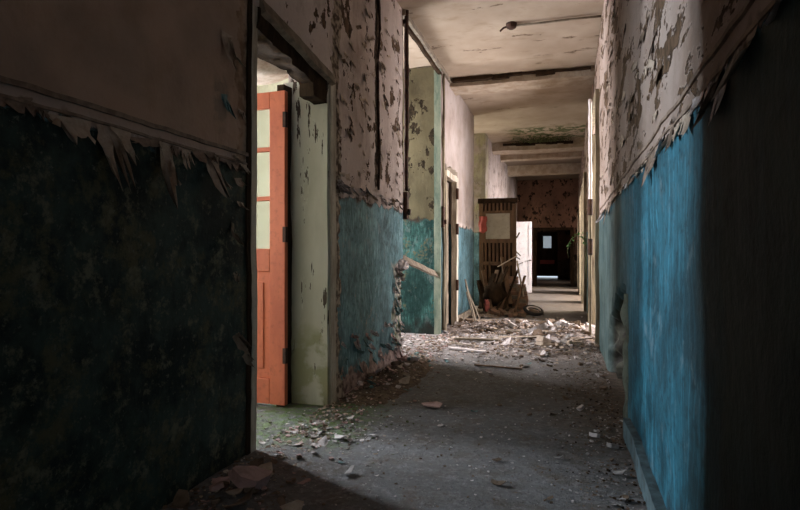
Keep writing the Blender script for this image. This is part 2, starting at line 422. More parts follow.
m.gbox((XLi, 18.9, 0), (XL, 20.2, ZC), .2, .01); m.gbox((XLi, 20.2, 2.6), (XL, 21.4, ZC), .2, .01); m.gbox((XLi, 21.4, 0), (XL, 22, ZC), .2, .01)
wall_left = struct(m.build('wall_left', M_LEFT, sharp=50))

HOLE = (4.25, 6.2)
def rightfn(p):
    if p.x < XR+.05:
        u = (p.y-4.15)/2.0
        if 0 < u < 1:
            top = .98 - .5*u*u + .16*noise.noise(Vector((p.y*4, 3, 0))) - .35*max(0, .12-u)/.12
            e = min((top-p.z)/.12, (u-.03-.06*noise.noise(Vector((1, p.z*5, 2))))/.05, (1-u)/.2)
            e += .5*noise.noise(p*9)
            if e > 0: p.x += min(e, 1)*(.22 + .06*noise.noise(p*6))
    return p
m = MB()
m.gbox((XR, -3, 0), (XRi, 4.0, ZC), .05, .012)
m.gbox((XR, 4.0, 0), (XRi, 7.75, ZC), .035, .012, rightfn)
m.gbox((XR, 7.75, 3.3), (XRi, 10.3, ZC), .1, .012)
m.gbox((XR, 10.3, 0), (XRi, 12.6, ZC), .08, .012)
m.gbox((XR, 12.6, 2.9), (XRi, 14.6, ZC), .1, .012)
m.gbox((XR, 14.6, 0), (XRi, 15.3, ZC), .1, .012)
m.gbox((XR, 15.3, 2.9), (XRi, 17.5, ZC), .1, .012)
m.gbox((XR, 17.5, 0), (XRi, 19.4, ZC), .2, .01); m.gbox((XR, 19.4, 2.6), (XRi, 20.6, ZC), .2, .01); m.gbox((XR, 20.6, 0), (XRi, 22, ZC), .2, .01)
wall_right = struct(m.build('wall_right', M_RIGHT, sharp=50))
# stair hall side walls and the rooms' dividers
m = MB(); m.gbox((-4.9, 8.29, 0), (XLi, 8.5, ZC), .08, .012); m.box((-4.9, 6.05, 0), (XLi, 6.3, ZC))
struct(m.build('wall_stair_hall', M_STAIR, sharp=50))
m = MB()
m.box((-4.9, 2.3, 0), (XLi, 2.5, ZC)); m.box((-4.9, 6.0, 0), (XLi, 6.05, ZC)); m.box((-4.9, 8.5, 0), (XLi, 8.55, ZC))
m.box((-4.9, 11.3, 0), (XLi, 11.5, ZC)); m.box((-4.9, 13.2, 0), (XLi, 13.4, ZC)); m.box((-4.9, 17.2, 0), (XLi, 17.4, ZC)); m.box((-4.9, 19.5, 0), (XLi, 19.7, ZC))
m.box((XRi, 7.3, 0), (2.9, 7.5, ZC)); m.box((XRi, 11.3, 0), (2.9, 11.5, ZC)); m.box((XRi, 14.85, 0), (2.9, 15.05, ZC)); m.box((XRi, 18.6, 0), (2.9, 18.8, ZC))
struct(m.build('wall_rooms', M_ROOM))
def outer(x0, x1, wins, name):
    m = MB(); y = -3
    for (a, b, z0, z1) in wins:
        m.box((x0, y, 0), (x1, a, ZC)); m.box((x0, a, 0), (x1, b, z0)); m.box((x0, a, z1), (x1, b, ZC)); y = b
    m.box((x0, y, 0), (x1, 31, ZC)); return struct(m.build(name, M_ROOM))
LW = [(2.6, 3.5, 1.1, 2.8), (4.18, 4.66, 1.45, 2.55), (6.55, 8.2, 1.0, 3.4), (11.7, 12.9, .9, 3.1), (14.6, 16.4, .9, 3.1), (20.2, 21.4, 1.0, 3.0)]  # first left window is made up to go with the fill lamp
RW = [(8.9, 11.1, .8, 3.4), (12.8, 14.8, .9, 3.1), (15.3, 17.0, .9, 3.2), (19.2, 20.6, .9, 3.1)]
outer(-4.95, -4.75, LW, 'wall_outer_left'); outer(2.75, 2.95, RW, 'wall_outer_right')
wn = 0
for x, ws in ((-4.85, LW), (2.85, RW)):
    for (a, b, z0, z1) in ws:
        wn += 1; w = .05; m = MB()
        m.box((x-.03, a, z0), (x+.03, a+w, z1)); m.box((x-.03, b-w, z0), (x+.03, b, z1))
        m.box((x-.03, a+w, z0), (x+.03, b-w, z0+w)); m.box((x-.03, a+w, z1-w), (x+.03, b-w, z1))
        c = (a+b)/2; m.box((x-.02, c-.02, z0+w), (x+.02, c+.02, z1-w))
        m.box((x-.02, a+w, z0+(z1-z0)*.66), (x+.02, c-.02, z0+(z1-z0)*.66+.04)); m.box((x-.02, c+.02, z0+(z1-z0)*.66), (x+.02, b-w, z0+(z1-z0)*.66+.04))
        struct(m.build('window_%d' % wn, M_CASE))
# wall behind the camera, with an opening added for the fill lamp
m = MB(); m.box((-5.2, -3.4, 0), (-1.6, -3, ZC)); m.box((.2, -3.4, 0), (3.2, -3, ZC)); m.box((-1.6, -3.4, 3.1), (.2, -3, ZC)); m.box((-1.6, -3.4, 0), (.2, -3, 1.0))
struct(m.build('wall_rear', M_ROOM))
# end wall with its doorway, and the dark room behind it
m = MB()
m.gbox((XLi, 22, 0), (-1.19, 22.35, ZC), .15, .02); m.gbox((-1.19, 22, 2.22), (.19, 22.35, ZC), .15, .02); m.gbox((.19, 22, 0), (XRi, 22.35, ZC), .15, .02)
m.box((-4.9, 22, 0), (XLi, 22.35, ZC)); m.box((XRi, 22, 0), (2.9, 22.35, ZC))
struct(m.build('wall_end', M_END))
m = MB()
m.box((-4.9, 29, 0), (-1.45, 29.3, ZC)); m.box((-.45, 29, 0), (2.9, 29.3, ZC)); m.box((-1.45, 29, 2.35), (-.45, 29.3, ZC))
m.box((-2.3, 22.35, 0), (-2.1, 29, ZC)); m.box((.9, 22.35, 0), (1.1, 25, ZC)); m.box((.9, 26, 0), (1.1, 29, ZC)); m.box((.9, 25, 0), (1.1, 26, 1.3)); m.box((.9, 25, 2.7), (1.1, 26, ZC)); struct(m.build('wall_far_room', M_END))
# far exit door: glazed top light, lit gap under it
d = struct(empty('door_5', (-.95, 29.1, 0)))
m = MB(); m.box((-.5, -.03, .14), (.5, .03, 1.55)); m.box((-.5, -.03, 1.55), (-.2, .03, 2.35)); m.box((.2, -.03, 1.55), (.5, .03, 2.35)); m.box((-.2, -.03, 2.15), (.2, .03, 2.35))
m.build('door_leaf', M_DARKW, d)
m = MB(); m.box((-.2, -.005, 1.55), (.2, .005, 2.15)); m.build('glass_pane', M_GLASS, d)
m = MB(); m.box((-.35, -.045, .75), (.35, -.031, .95)); tag(m.build('kick_panel', M_RED, d), 'dull red panel')
# dark frame of the end doorway
m = MB(); m.box((-1.24, 21.96, 0), (-1.12, 22.4, 2.24)); m.box((.12, 21.96, 0), (.24, 22.4, 2.24)); m.box((-1.12, 21.96, 2.14), (.12, 22.4, 2.24))
struct(m.build('trim_1', M_DARKW))
# ceiling beams
def beam(name, y0, y1, drop, mat, parent=None, x0=XL, x1=XR):
    m = MB(); m.gbox((x0-.02, y0, ZC-drop), (x1+.02, y1, ZC+.02), .06, .015, lambda p: p)
    return struct(m.build(name, mat, sharp=50))
M_BEAM = simple('beam_plaster', (.46, .38, .30), .9, (.34, .26, .19), 6, .7)
beam('trim_2', 9.0, 9.5, .13, M_BEAM); beam('trim_3', 14.4, 14.9, .22, M_BEAM); beam('trim_4', 18.3, 18.7, .3, M_BEAM); beam('trim_5', 16.3, 16.6, .14, M_BEAM)
# broken strips with exposed laths where beams meet the ceiling
random.seed(5)
for nm, y, dz, x0, x1 in (('trim_6', 8.97, .01, XL+.06, XR-.06), ('trim_7', 14.36, .06, -1.55, .15)):
    m = MB(); x = x0
    while x < x1:
        l = random.uniform(.1, .35); h = random.uniform(.025, .07)
        m.gbox((x, y-random.uniform(.02, .06), ZC-dz-h), (min(x+l, x1), y+.03, ZC-dz), .05, .015); x += l*.92
    struct(m.build(nm, M_DARKW))
# moss hanging on the second beam
m = MB(); random.seed(8)
for i in range(900):
    x = random.gauss(-.55, .3); y = 14.38-abs(random.gauss(0, .25))
    if not -1.4 < x < .1: continue
    z = ZC-random.uniform(0, .05); s = random.uniform(.015, .045); a = random.uniform(0, 6.28)
    m.addm([(x, y, z), (x+s*math.cos(a), y+s*math.sin(a), z-random.uniform(.0, .05)), (x+s*math.cos(a+1), y+s*math.sin(a+1), z-random.uniform(0, .07))], [(0, 1, 2)])
M_MOSS = simple('ceiling_moss', (.13, .14, .06), .9, (.06, .06, .03), 12, 0)
tag(m.build('ceiling_moss', M_MOSS), 'dark green moss growing on the ceiling in front of the second beam', 'moss', kind='stuff')
# exposed angle running along the top of the left wall
m = MB(); 
m.gbox((XL-.02, 6.28, ZC-.07), (XL+.035, 9.0, ZC), .05, .012); struct(m.build('trim_8', M_GREYW))
m = MB(); m.gbox((XL-.02, 6.30, ZC-.16), (XL+.02, 8.3, ZC-.11), .05, .012); struct(m.build('trim_9', M_DARKW))
m = MB(); m.gbox((XL-.01, -3, 1.74), (XL+.010, 2.95, 1.752), .04, .014); m.gbox((XL-.01, -3, 1.79), (XL+.014, 2.95, 1.81), .04, .014); struct(m.build('trim_10', M_PBAND, sharp=50))
m = MB(); m.gbox((XR-.006, -3, 1.70), (XR+.01, 7.7, 1.712), .04, .014); m.gbox((XR-.009, -3, 1.765), (XR+.01, 7.7, 1.78), .04, .014); struct(m.build('trim_11', M_PBAND, sharp=50))
m = MB(); m.gbox((XR-.045, -3, 0), (XR+.01, 3.95, .13), .05, .01); struct(m.build('baseboard_right', M_BASE, sharp=50))
m = MB(); m.gbox((XL-.01, 9.52, 0), (XL+.03, 11.5, .14), .06, .01); struct(m.build('baseboard_left', M_GREYW, sharp=50))

# ------------------------------------------------------------------ doorway with the orange door
dw = struct(empty('door_1', (XL, 3.6, 0)))
def bx(a, b, res=.05, amp=.0, mat=M_CASE, name='x', parent=None, off=(0, 0, 0), fn=None):
    m = MB(); m.gbox(a, b, res, amp, fn); m.v = [v-Vector(off) for v in m.v]; return m.build(name, mat, parent, sharp=50)
O1 = (XL, 3.6, 0)
bx((XLi-.02, 4.10, 0), (XL+.005, 4.16, 2.60), .06, .006, M_JAMB, 'jamb_lining', dw, O1)
bx((XL-.01, 4.13, 0), (XL+.035, 4.23, 2.60), .04, .008, M_CASE, 'casing', dw, O1)
bx((XL-.01, 4.095, 0), (XL+.018, 4.13, 2.58), .04, .006, M_JAMB, 'casing_bead', dw, O1)
bx((XL-.01, 2.985, 0), (XL+.015, 3.045, 2.72), .04, .009, M_CASE, 'casing', dw, O1)
bx((XL-.01, 2.945, 0), (XL+.012, 2.985, 2.76), .04, .010, M_DARKW, 'casing_gap', dw, O1)
bx((XLi-.02, 3.01, 0), (XL+.0, 3.045, 2.60), .06, .006, M_JAMB, 'jamb_lining', dw, O1)
bx((-2.20, 3.97, 0), (-2.14, 4.11, 2.55), .03, .014, M_DARKW, 'door_post', dw, O1)
# soffit and torn head, their shade put into the near-black colour
bx((-2.03, 3.05, 2.64), (XL-.005, 4.13, 2.67), .05, .012, M_DARKW, 'head_lining', dw, O1)
m = MB(); m.gbox((-.02, 0, -.05), (.02, 1.08, .05), .04, .012)
m.xf(Matrix.Translation((XL+.03, 3.08, 2.74)) @ Matrix.Rotation(R(-7), 4, 'X') @ Matrix.Rotation(R(-18), 4, 'Y')); m.v = [v-Vector(O1) for v in m.v]
tag(m.build('head_casing', M_GREYW, dw, sharp=50), 'loose tilted board over the opening')
random.seed(3)
m = MB()
m.gbox((XL-.17, 3.05, 2.60), (XL+.012, 4.12, 2.70), .04, .0, lambda p: p + noise.noise_vector(p*5)*.05 + noise.noise_vector(p*15)*.02 + Vector((0, 0, -.12*((p.y-3.05)/1.07) if p.z < 2.6 else 0)))
m.gbox((XL-.10, 3.85, 2.40), (XL+.02, 4.11, 2.5), .03, .02)
m.v = [v-Vector(O1) for v in m.v]
tag(m.build('torn_head', M_DARKW, dw, sharp=50), 'torn wood under the head, its shade painted in')
# the leaf
leaf = empty('orange_door', (-2.115, 3.94, 0), (0, 0, R(180-3)))
tag(leaf, 'orange-red panelled door with three glass panes, standing open in the left doorway', 'door')
T = .045; LWD = .92; H = 2.49
def part(name, a, b, mat=M_ORANGE, parent=leaf, bev=.004):
    m = MB(); m.box(a, b, 0, bev); return m.build(name, mat, parent)
# in leaf space: x runs from the hinge to the free edge, y is thickness
part('stile', (0, -T, .02), (.14, 0, H)); part('stile', (LWD-.14, -T, .02), (LWD, 0, H))
part('rail', (.14, -T, H-.13), (LWD-.14, 0, H)); part('rail', (.14, -T, 1.07), (LWD-.14, 0, 1.25)); part('rail', (.14, -T, .02), (LWD-.14, 0, .22))
for z in (1.63, 2.02): part('glazing_bar', (.14, -T+.005, z), (LWD-.14, -.005, z+.035))
for z0, z1 in ((1.25, 1.63), (1.665, 2.02), (2.055, 2.4)):
    part('glass_pane', (.14, -T/2-.003, z0), (LWD-.14, -T/2+.003, z1), M_GLASS, leaf, 0)
p = part('lower_panel', (.14, -T+.014, .22), (LWD-.14, -.014, 1.07)); 
part('panel_field', (.2, -.016, .30), (LWD-.2, -.006, .98), M_ORANGE, p, .003)
part('panel_field', (.2, -T+.006, .30), (LWD-.2, -T+.016, .98), M_ORANGE, p, .003)
for z in (.35, 1.3, 2.2): part('hinge', (-.012, -.02, z), (.014, .012, z+.12), M_RUST, leaf, 0)
# cream plaster sheet sagging inside over the door
m = MB(); N = 16; M_ = 8; vs = []; fs = []
for i in range(N+1):
    for j in range(M_+1):
        x = -2.20-.9*i/N; y = 3.75+.5*j/M_; s = i/N
        z = 2.74 - .14*math.sin(s*PI*.9+.3) + .02*noise.noise(Vector((x*5, y*5, 1))) + .12*s
        vs.append((x, y, z))
k = len(vs); vs += [(v[0], v[1], v[2]+.015) for v in vs]
for i in range(N):
    for j in range(M_):
        a = i*(M_+1)+j; q = (a, a+1, a+M_+2, a+M_+1); fs.append(q); fs.append(tuple(x+k for x in q[::-1]))
tag(link('plaster_sheet', vs, fs, M_PCREAM, smooth=True), 'cream plaster sheet sagging above the orange door', 'plaster sheet')

# ------------------------------------------------------------------ stair hall opening: corner beads, iron brackets, plank
def pipe(name, x, y, z0, z1, r, mat, label, cat, parent=None, wob=.01, n=30, group=None):
    m = MB(); pts = [(x+wob*noise.noise(Vector((z*2, y, 0))), y+wob*noise.noise(Vector((z*2, y, 5))), z) for z in [z0+(z1-z0)*i/n for i in range(n+1)]]
    m.tube(pts, [r*(1+.35*noise.noise(Vector((p[2]*9, y, 3)))) for p in pts], 8)
    o = m.build(name, mat, parent, smooth=True)
    if parent is None: tag(o, label, cat, group)
    return o
pipe('iron_pipe', XL+.03, 6.33, 1.95, ZC, .028, M_RUST, 'rusted vertical pipe at the near corner of the tall wall opening', 'pipe')
pipe('iron_pipe', XL+.02, 5.36, 1.86, ZC, .014, M_RUST, 'thin rusty pipe in the dark crack down the left wall', 'pipe', wob=.03)
pipe('iron_pipe', XL+.03, 8.40, 0.05, ZC-.1, .022, M_YCASE, 'yellowed vertical pipe at the far corner of the tall wall opening', 'pipe')
for y, z, ww, lb in ((6.33, 1.62, .04, 'black iron bracket at the near corner of the tall wall opening'), (8.38, 1.62, .05, 'black iron bracket on the far corner of the tall wall opening')):
    e = tag(empty('iron_bracket', (XL, y, z)), lb, 'bracket')
    m = MB(); m.box((-.01, -ww, 0), (.05, ww, .32), 0, .006); m.build('back_plate', M_RUST, e)
    m = MB(); m.box((.05, -.02, .05), (.08, .02, .12), 0, .004); m.build('lug', M_RUST, e)
bx((XLi-.03, 8.26, 0), (XL+.01, 8.295, 4.05), .08, .004, M_STAIR, 'trim_13')['kind'] = 'structure'
bx((XL-.08, 8.235, 0), (XL+.02, 8.262, 4.0), .05, .008, M_EDGE, 'trim_12')['kind'] = 'structure'
# diagonal plank resting on the broken corner
m = MB(); m.gbox((-.01, 0, -.05), (.02, 2.25, .05), .05, .012)
m.xf(Matrix.Translation((XL-.05, 6.12, 1.20)) @ Matrix.Rotation(R(-8.0), 4, 'X') @ Matrix.Rotation(R(-30), 4, 'Y'))
tag(m.build('wooden_plank', M_GREYW, sharp=50), 'weathered plank propped across the tall opening in the left wall', 'plank')
# lump of plaster on the crumbled corner
def lump(r, seed, sq=(1, 1, 1), n=2):
    import bmesh
    bm = bmesh.new(); bmesh.ops.create_icosphere(bm, subdivisions=n, radius=r)
    for v in bm.verts:
        v.co = Vector((v.co.x*sq[0], v.co.y*sq[1], v.co.z*sq[2])); d = noise.noise(v.co*(2.2/r)+Vector((seed, 0, 0))); v.co *= 1+.35*d
    vs = [v.co.copy() for v in bm.verts]; fs = [tuple(v.index for v in f.verts) for f in bm.faces]; bm.free(); return vs, fs
vs, fs = lump(.10, 4, (1, 1.5, .7), 3)
tag(link('plaster_lump', vs, fs, M_PLILAC, loc=(XL-.02, 6.22, 1.08)), 'pale plaster lump on top of the crumbled wall corner', 'plaster lump')

# ------------------------------------------------------------------ second door on the left (plank door, shut)
d2 = struct(empty('door_2', (XL, 9.03, 0)))
O2 = (XL, 9.03, 0)
bx((XL-.05, 8.50, 0), (XL+.04, 8.60, 2.52), .06, .01, M_YCASE, 'casing', d2, O2)
bx((XL-.05, 9.42, 0), (XL+.04, 9.56, 2.52), .06, .01, M_CASE, 'casing', d2, O2)
bx((XL-.05, 8.60, 2.44), (XL+.04, 9.42, 2.54), .06, .012, M_CASE, 'casing', d2, O2)
lf = None
for i in range(5):
    y = 8.61+i*.162; o = bx((XL-.14, y, .03), (XL-.10, y+.155, 2.43), .1, .003, M_GREYW, 'door_board', d2, O2)
for z in (.6, 1.55, 2.15): bx((XL+.03, 9.38, z), (XL+.07, 9.46, z+.18), .5, 0, M_RUST, 'hinge', d2, O2)
# ragged lath above this door
m = MB(); random.seed(12)
for i in range(7):
    y = 8.55+i*.14; m.gbox((XL, y, 2.52+random.uniform(0, .03)), (XL+.03, y+.12, 2.58+random.uniform(0, .08)), .04, .02)
m.v = [v-Vector(O2) for v in m.v]; m.build('broken_head', M_GREYW, d2)

# ------------------------------------------------------------------ slatted gate swung into the corridor
G = empty('slatted_gate', (-1.80, 11.95, .08), (0, 0, R(-2)))
tag(G, 'brown slatted wooden gate with a pale board in its middle, swung into the corridor', 'gate')
def gp(name, a, b, mat=M_BROWNW, amp=.004, parent=G):
    m = MB(); m.gbox(a, b, .1, amp); return m.build(name, mat, parent, sharp=50)
gp('stile', (0, 0, 0), (.09, .05, 2.28)); gp('stile', (.70, 0, 0), (.78, .05, 2.20))
gp('top_rail', (-.02, -.02, 2.22), (.8, .07, 2.32), M_DARKW); gp('rail', (.09, 0, 1.38), (.70, .05, 1.46)); gp('rail', (.09, 0, .9), (.70, .05, .98)); gp('bottom_rail', (.09, 0, .05), (.70, .05, .18))
gp('panel_frame', (.09, 0, 2.0), (.70, .05, 2.06)); gp('panel_frame', (.09, 0, 1.46), (.14, .05, 2.0)); gp('panel_frame', (.65, 0, 1.46), (.70, .05, 2.0))
gp('shade_backing', (.02, .05, .05), (.76, .07, 2.24), M_DARKW, .003)  # added dark sheet standing in for the shade between the slats
gp('pale_board', (.14, .015, 1.46), (.65, .035, 2.0), M_PANEL, .001)
for i in range(7):
    x = .115+i*.082
    gp('slat', (x, .01, 2.06), (x+.045, .035, 2.22)); gp('slat', (x, .01, .98), (x+.045, .035, 1.38))
    if i in (0, 1, 5, 6): gp('slat', (x, .01, .18), (x+.045, .035, .9))
# faded red cloth hanging at the hinge side
vs = []; fs = []
for i in range(9):
    for j in range(13):
        u = i/8; v = j/12
        vs.append((u*.17+.01*math.sin(v*9), .02*math.sin(u*9+v*2), -v*.36*(1-.25*abs(u-.5))))
for i in range(8):
    for j in range(12): a = i*13+j; fs.append((a, a+1, a+14, a+13))
tag(link('red_cloth', vs, fs, M_RED, loc=(-1.80, 11.89, 2.02), smooth=True), 'faded red cloth hanging on the slatted gate beside the wall', 'cloth')

# ------------------------------------------------------------------ white door leaf further on
wd = tag(empty('white_door', (XL+.0, 17.85, 0), (0, 0, R(-1))), 'white painted door standing open into the far corridor, brightly lit', 'door')
def wp(name, a, b, mat=M_WHITE, bev=.004):
    m = MB(); m.box(a, b, 0, bev); return m.build(name, mat, wd)
wp('stile', (.04, 0, .03), (.14, .045, 2.24)); wp('stile', (.69, 0, .03), (.79, .045, 2.24))
wp('rail', (.14, 0, 2.12), (.69, .045, 2.24)); wp('rail', (.14, 0, .03), (.69, .045, .25)); wp('rail', (.14, 0, 1.0), (.69, .045, 1.15))
wp('upper_panel', (.14, .012, 1.15), (.69, .033, 2.12)); wp('lower_panel', (.14, .012, .25), (.69, .033, 1.0))
wp('door_handle', (.70, -.04, 1.02), (.78, 0, 1.05), M_RUST)

# ------------------------------------------------------------------ right-hand doorways
def casing_set(nm, y0, y1, zt, mat, prot=.05, w=.10):
    d = struct(empty(nm, (XR, (y0+y1)/2, 0))); O = (XR, (y0+y1)/2, 0)
    bx((XR-prot, y0-w, 0), (XR+.02, y0+.02, zt+.06), .08, .008, mat, 'casing', d, O)
    bx((XR-prot, y1-.02, 0), (XR+.02, y1+w, zt+.06), .08, .008, mat, 'casing', d, O)
    bx((XR-prot, y0, zt), (XR+.02, y1, zt+w), .08, .008, mat, 'casing', d, O)
    bx((XR+.02, y1-.02, 0), (XRi, y1+.01, zt), .1, .004, mat, 'jamb_lining', d, O)
    return d
casing_set('door_3', 7.77, 10.28, 3.28, M_YCASE); casing_set('door_4', 12.62, 14.58, 2.88, M_YCASE, .06); casing_set('door_6', 15.32, 17.48, 2.88, M_YCASE, .05); casing_set('door_7', 19.42, 20.58, 2.58, M_YCASE, .05)
wpo = pipe('white_pipe', XR-.10, 8.05, 1.85, 3.32, .022, M_WHITE, 'white painted pipe standing against the first right-hand doorway', 'pipe', wob=.005)
pipe('lower_length', XR-.10, 8.05, 0, 1.86, .02, M_YCASE, '', '', wpo, wob=.005)
for z, lb in ((1.74, 'rusty clamp on the white pipe, the higher one'), (1.2, 'rusty clamp on the white pipe, the lower one')):
    m = MB(); m.tube([(XR-.10, 8.05, z), (XR-.10, 8.05, z+.22)], .036, 10)
    tag(m.build('pipe_clamp', M_RUST, smooth=False), lb, 'clamp')
# edge of the torn plaster round the hole in the right wall
vs = []; fs = []; N = 26
for i in range(N+1):
    z = .93*i/N; w = .10+.07*noise.noise(Vector((z*6, 1, 1)))
    o_ = .022+.035*noise.noise(Vector((z*7, 4, 0)))
    for j in range(6):
        t = j/5; vs.append((XR-.005-o_*math.sin(t*PI*.75), 4.12+w*t+.07*noise.noise(Vector((z*4, 0, 2)))+.03*noise.noise(Vector((z*15, 0, 2))), z))
k = len(vs); vs += [(v[0]+.018, v[1], v[2]) for v in vs]
for i in range(N):
    for j in range(5): a = i*6+j; q = (a, a+6, a+7, a+1); fs += [q, tuple(x+k for x in q[::-1])]
for i in range(N):
    a = i*6+5; fs.append((a, a+6, a+6+k, a+k)); a = i*6; fs.append((a, a+k, a+6+k, a+6))
tag(link('torn_edge', vs, fs, M_HOLE, wall_right, smooth=True), 'curled grey edge of the hole')
# ivy stem reaching in by the far right casings
iv = tag(empty('ivy_sprig', (XR-.04, 11.6, 1.44)), 'green leafy ivy sprig hanging from the wall far down the right wall', 'plant')
m = MB(); pts = [(0, 0, 0), (-.08, -.02, .12), (-.18, -.03, .14), (-.28, -.05, .08), (-.34, -.05, -.04), (-.35, -.05, -.2), (-.33, -.04, -.3)]
m.tube(pts, [.012, .011, .010, .009, .008, .006, .004], 6); m.tube([(0, 0, 0), (0.0, -.02, -.3), (-.02, -.02, -.7)], .008, 6); m.build('stem', M_STEM, iv, smooth=True)
random.seed(2)
for i in range(22):
    p = Vector(random.choice(pts[:5]))+Vector((random.uniform(-.05, .05), random.uniform(-.04, .04), random.uniform(-.04, .06)))
    s = random.uniform(.05, .10); rx, ry, rz = [random.uniform(-1, 1) for _ in range(3)]
    v = [(0, 0, 0), (s*.5, s*.35, .01), (s, .0, 0), (s*.5, -s*.35, .01)]
    link('leaf', v, [(0, 1, 2), (0, 2, 3)], M_LEAF, iv, loc=p, rot=(rx, ry, rz*3))

# ------------------------------------------------------------------ conduit and broken lamp holder on the ceiling
cf = tag(empty('ceiling_light', (-.66, 7.05, ZC)), 'broken lamp holder with a rusty conduit crossing the near ceiling', 'light fitting')
m = MB(); m.tube([(.02, 0, -.03), (.35, .0, -.035), (.7, .0, -.03), (1.05, .0, -.035)], .014, 8); m.build('conduit', M_GREYW, cf, smooth=True)
m = MB(); m.tube([(0, 0, 0), (0, 0, -.05), (0, 0, -.07)], [.07, .06, .03], 12); m.build('rose', M_RUST, cf)
m = MB(); m.tube([(-.05, 0, -.03), (-.10, .01, -.04), (-.14, 0, -.08)], .012, 6); m.build('wire_stub', M_RUST, cf)

# ------------------------------------------------------------------ peeling paint on the walls
def flake_mesh(w, l, curl, seed, nx=7, nz=6, ragged=.7):
    vs = []; fs = []
    for i in range(nx+1):
        u = i/nx-.5; L = l*max(.15, 1-ragged*abs(noise.noise(Vector((i*1.7+.3, seed, .4))))*2.4)
        for j in range(nz+1):
            t = j/nz; ang = curl*t
            # hangs down and rolls outwards
            if abs(curl) > .05: zz = -L*math.sin(ang)/curl; oo = L*(1-math.cos(ang))/curl
            else: zz = -L*t; oo = 0
            ww = w*(1-.4*t*abs(noise.noise(Vector((seed, j*.6, 2)))*2))
            vs.append((oo+.004+.006*noise.noise(Vector((i*.9, j*.9, seed))), u*ww+.012*noise.noise(Vector((j*.8, seed, 7))), zz))
    for i in range(nx):
        for j in range(nz): a = i*(nz+1)+j; fs.append((a, a+1, a+nz+2, a+nz+1))
    return vs, fs
def flakes(wall, side, specs, name='paint_flake'):
    """specs: (y, z, w, l, curl, rot, mat); the largest are parts, the rest one stuff part"""
    specs = sorted(specs, key=lambda s: -s[2]*s[3]/(s[0]+.3)**2)
    rest = MB(); sgn = 1 if side == 'L' else -1
    mats = []
    for k, (y, z, w, l, curl, rot, mat) in enumerate(specs):
        vs, fs = flake_mesh(w, l, curl, k*1.37+(0 if side == 'L' else 50))
        M = Matrix.Translation((XL if side == 'L' else XR, y, z)) @ Matrix.Rotation(rot, 4, 'X')
        if side == 'R': M = M @ Matrix.Diagonal((-1, 1, 1, 1))
        if k < 95: 
            M2 = Matrix.Translation((XL if side == 'L' else XR, y, z))
            o = link(name, [M2.inverted() @ (M @ Vector(v)) for v in vs], fs, mat, wall, smooth=True, loc=(XL if side == 'L' else XR, y, z))
        else:
            if mat not in mats: mats.append(mat)
            rest.addm([M @ Vector(v) for v in vs], fs, mats.index(mat))
    if rest.v:
        o = rest.build('peeling_paint', mats, wall, smooth=True); o['kind'] = 'stuff'
random.seed(21)
S = []
y = .3
while y < 2.9:       # fringe of cream paint hanging over the dado, near left
    w = random.uniform(.05, .2); S.append((y+w/2, 1.735+random.uniform(-.01, .02), w*1.05, random.choice((.05, .08, .1, .16, .24))*random.uniform(.8, 1.1), random.uniform(.3, 1.3), random.uniform(-.25, .25), random.choice((M_PBAND, M_PBAND, M_PCREAM)))); y += w*random.uniform(.8, 1.6)
S += [(.98, 1.75, .10, .30, .5, .1, M_PCREAM), (1.25, 1.74, .16, .34, .7, -.1, M_PCREAM), (1.9, 1.74, .14, .3, .6, .1, M_PCREAM), (2.25, 1.73, .10, .38, .8, -.2, M_PCREAM), (2.6, 1.74, .12, .28, .9, .1, M_PCREAM)]
for i in range(9):  # torn strips near the casing of the orange-door opening
    S.append((random.uniform(2.8, 2.93), random.uniform(.4, 2.6), random.uniform(.03, .08), random.uniform(.06, .2), random.uniform(.5, 1.6), random.uniform(-.5, .5), random.choice((M_PCREAM, M_GREYW))))
S += [(2.42, 2.72, .09, .26, .9, .1, M_PCREAM), (2.36, 2.66, .05, .2, 1.4, -.1, M_PCREAM), (2.74, 2.45, .10, .3, .7, 0, M_PCREAM), (2.72, 2.1, .06, .16, .6, .2, M_PTEAL)]
for i in range(80):  # flaked patches between the doorway and the tall opening
    S.append((random.uniform(4.3, 6.2), random.uniform(1.85, 4.0), random.uniform(.05, .16), random.uniform(.04, .12), random.uniform(.3, .8), random.uniform(-.6, .6), random.choice((M_PCREAM, M_PCREAM, M_PBROWN))))
for i in range(36):
    S.append((random.uniform(4.3, 6.2), 1.78+random.uniform(-.03, .06), random.uniform(.04, .1), random.uniform(.04, .12), random.uniform(.6, 2), random.uniform(-.4, .4), random.choice((M_PCREAM, M_PGREY, M_PLILAC))))
for i in range(60):
    S.append((random.uniform(5.9, 6.2), random.uniform(.1, 1.1), random.uniform(.03, .08), random.uniform(.04, .12), random.uniform(.6, 2), random.uniform(-.8, .8), random.choice((M_PLILAC, M_PTEAL, M_PGREY))))
for i in range(40):
    S.append((random.uniform(4.3, 6.2), random.uniform(.12, .5), random.uniform(.03, .09), random.uniform(.04, .12), random.uniform(.6, 2), random.uniform(-.8, .8), random.choice((M_PLILAC, M_PINKP, M_PTEAL))))
flakes(wall_left, 'L', S)
S = []
y = .75
while y < 7.6:
    w = random.uniform(.05, .19); S.append((y+w/2, 1.70+random.uniform(-.01, .02), w*1.05, random.choice((.05, .07, .1, .15, .2))*random.uniform(.8, 1.1), random.uniform(.3, 1.3), random.uniform(-.3, .3), random.choice((M_PBAND, M_PCREAM, M_PLILAC)))); y += w*random.uniform(.8, 1.7)
for i in range(130):
    S.append((random.uniform(1.6, 7.6), random.uniform(1.85, 4.0), random.uniform(.08, .28), random.uniform(.03, .09), random.uniform(.25, .6), random.uniform(-.4, .4), random.choice((M_PCREAM, M_PCREAM, M_PBROWN))))
flakes(wall_right, 'R', S)

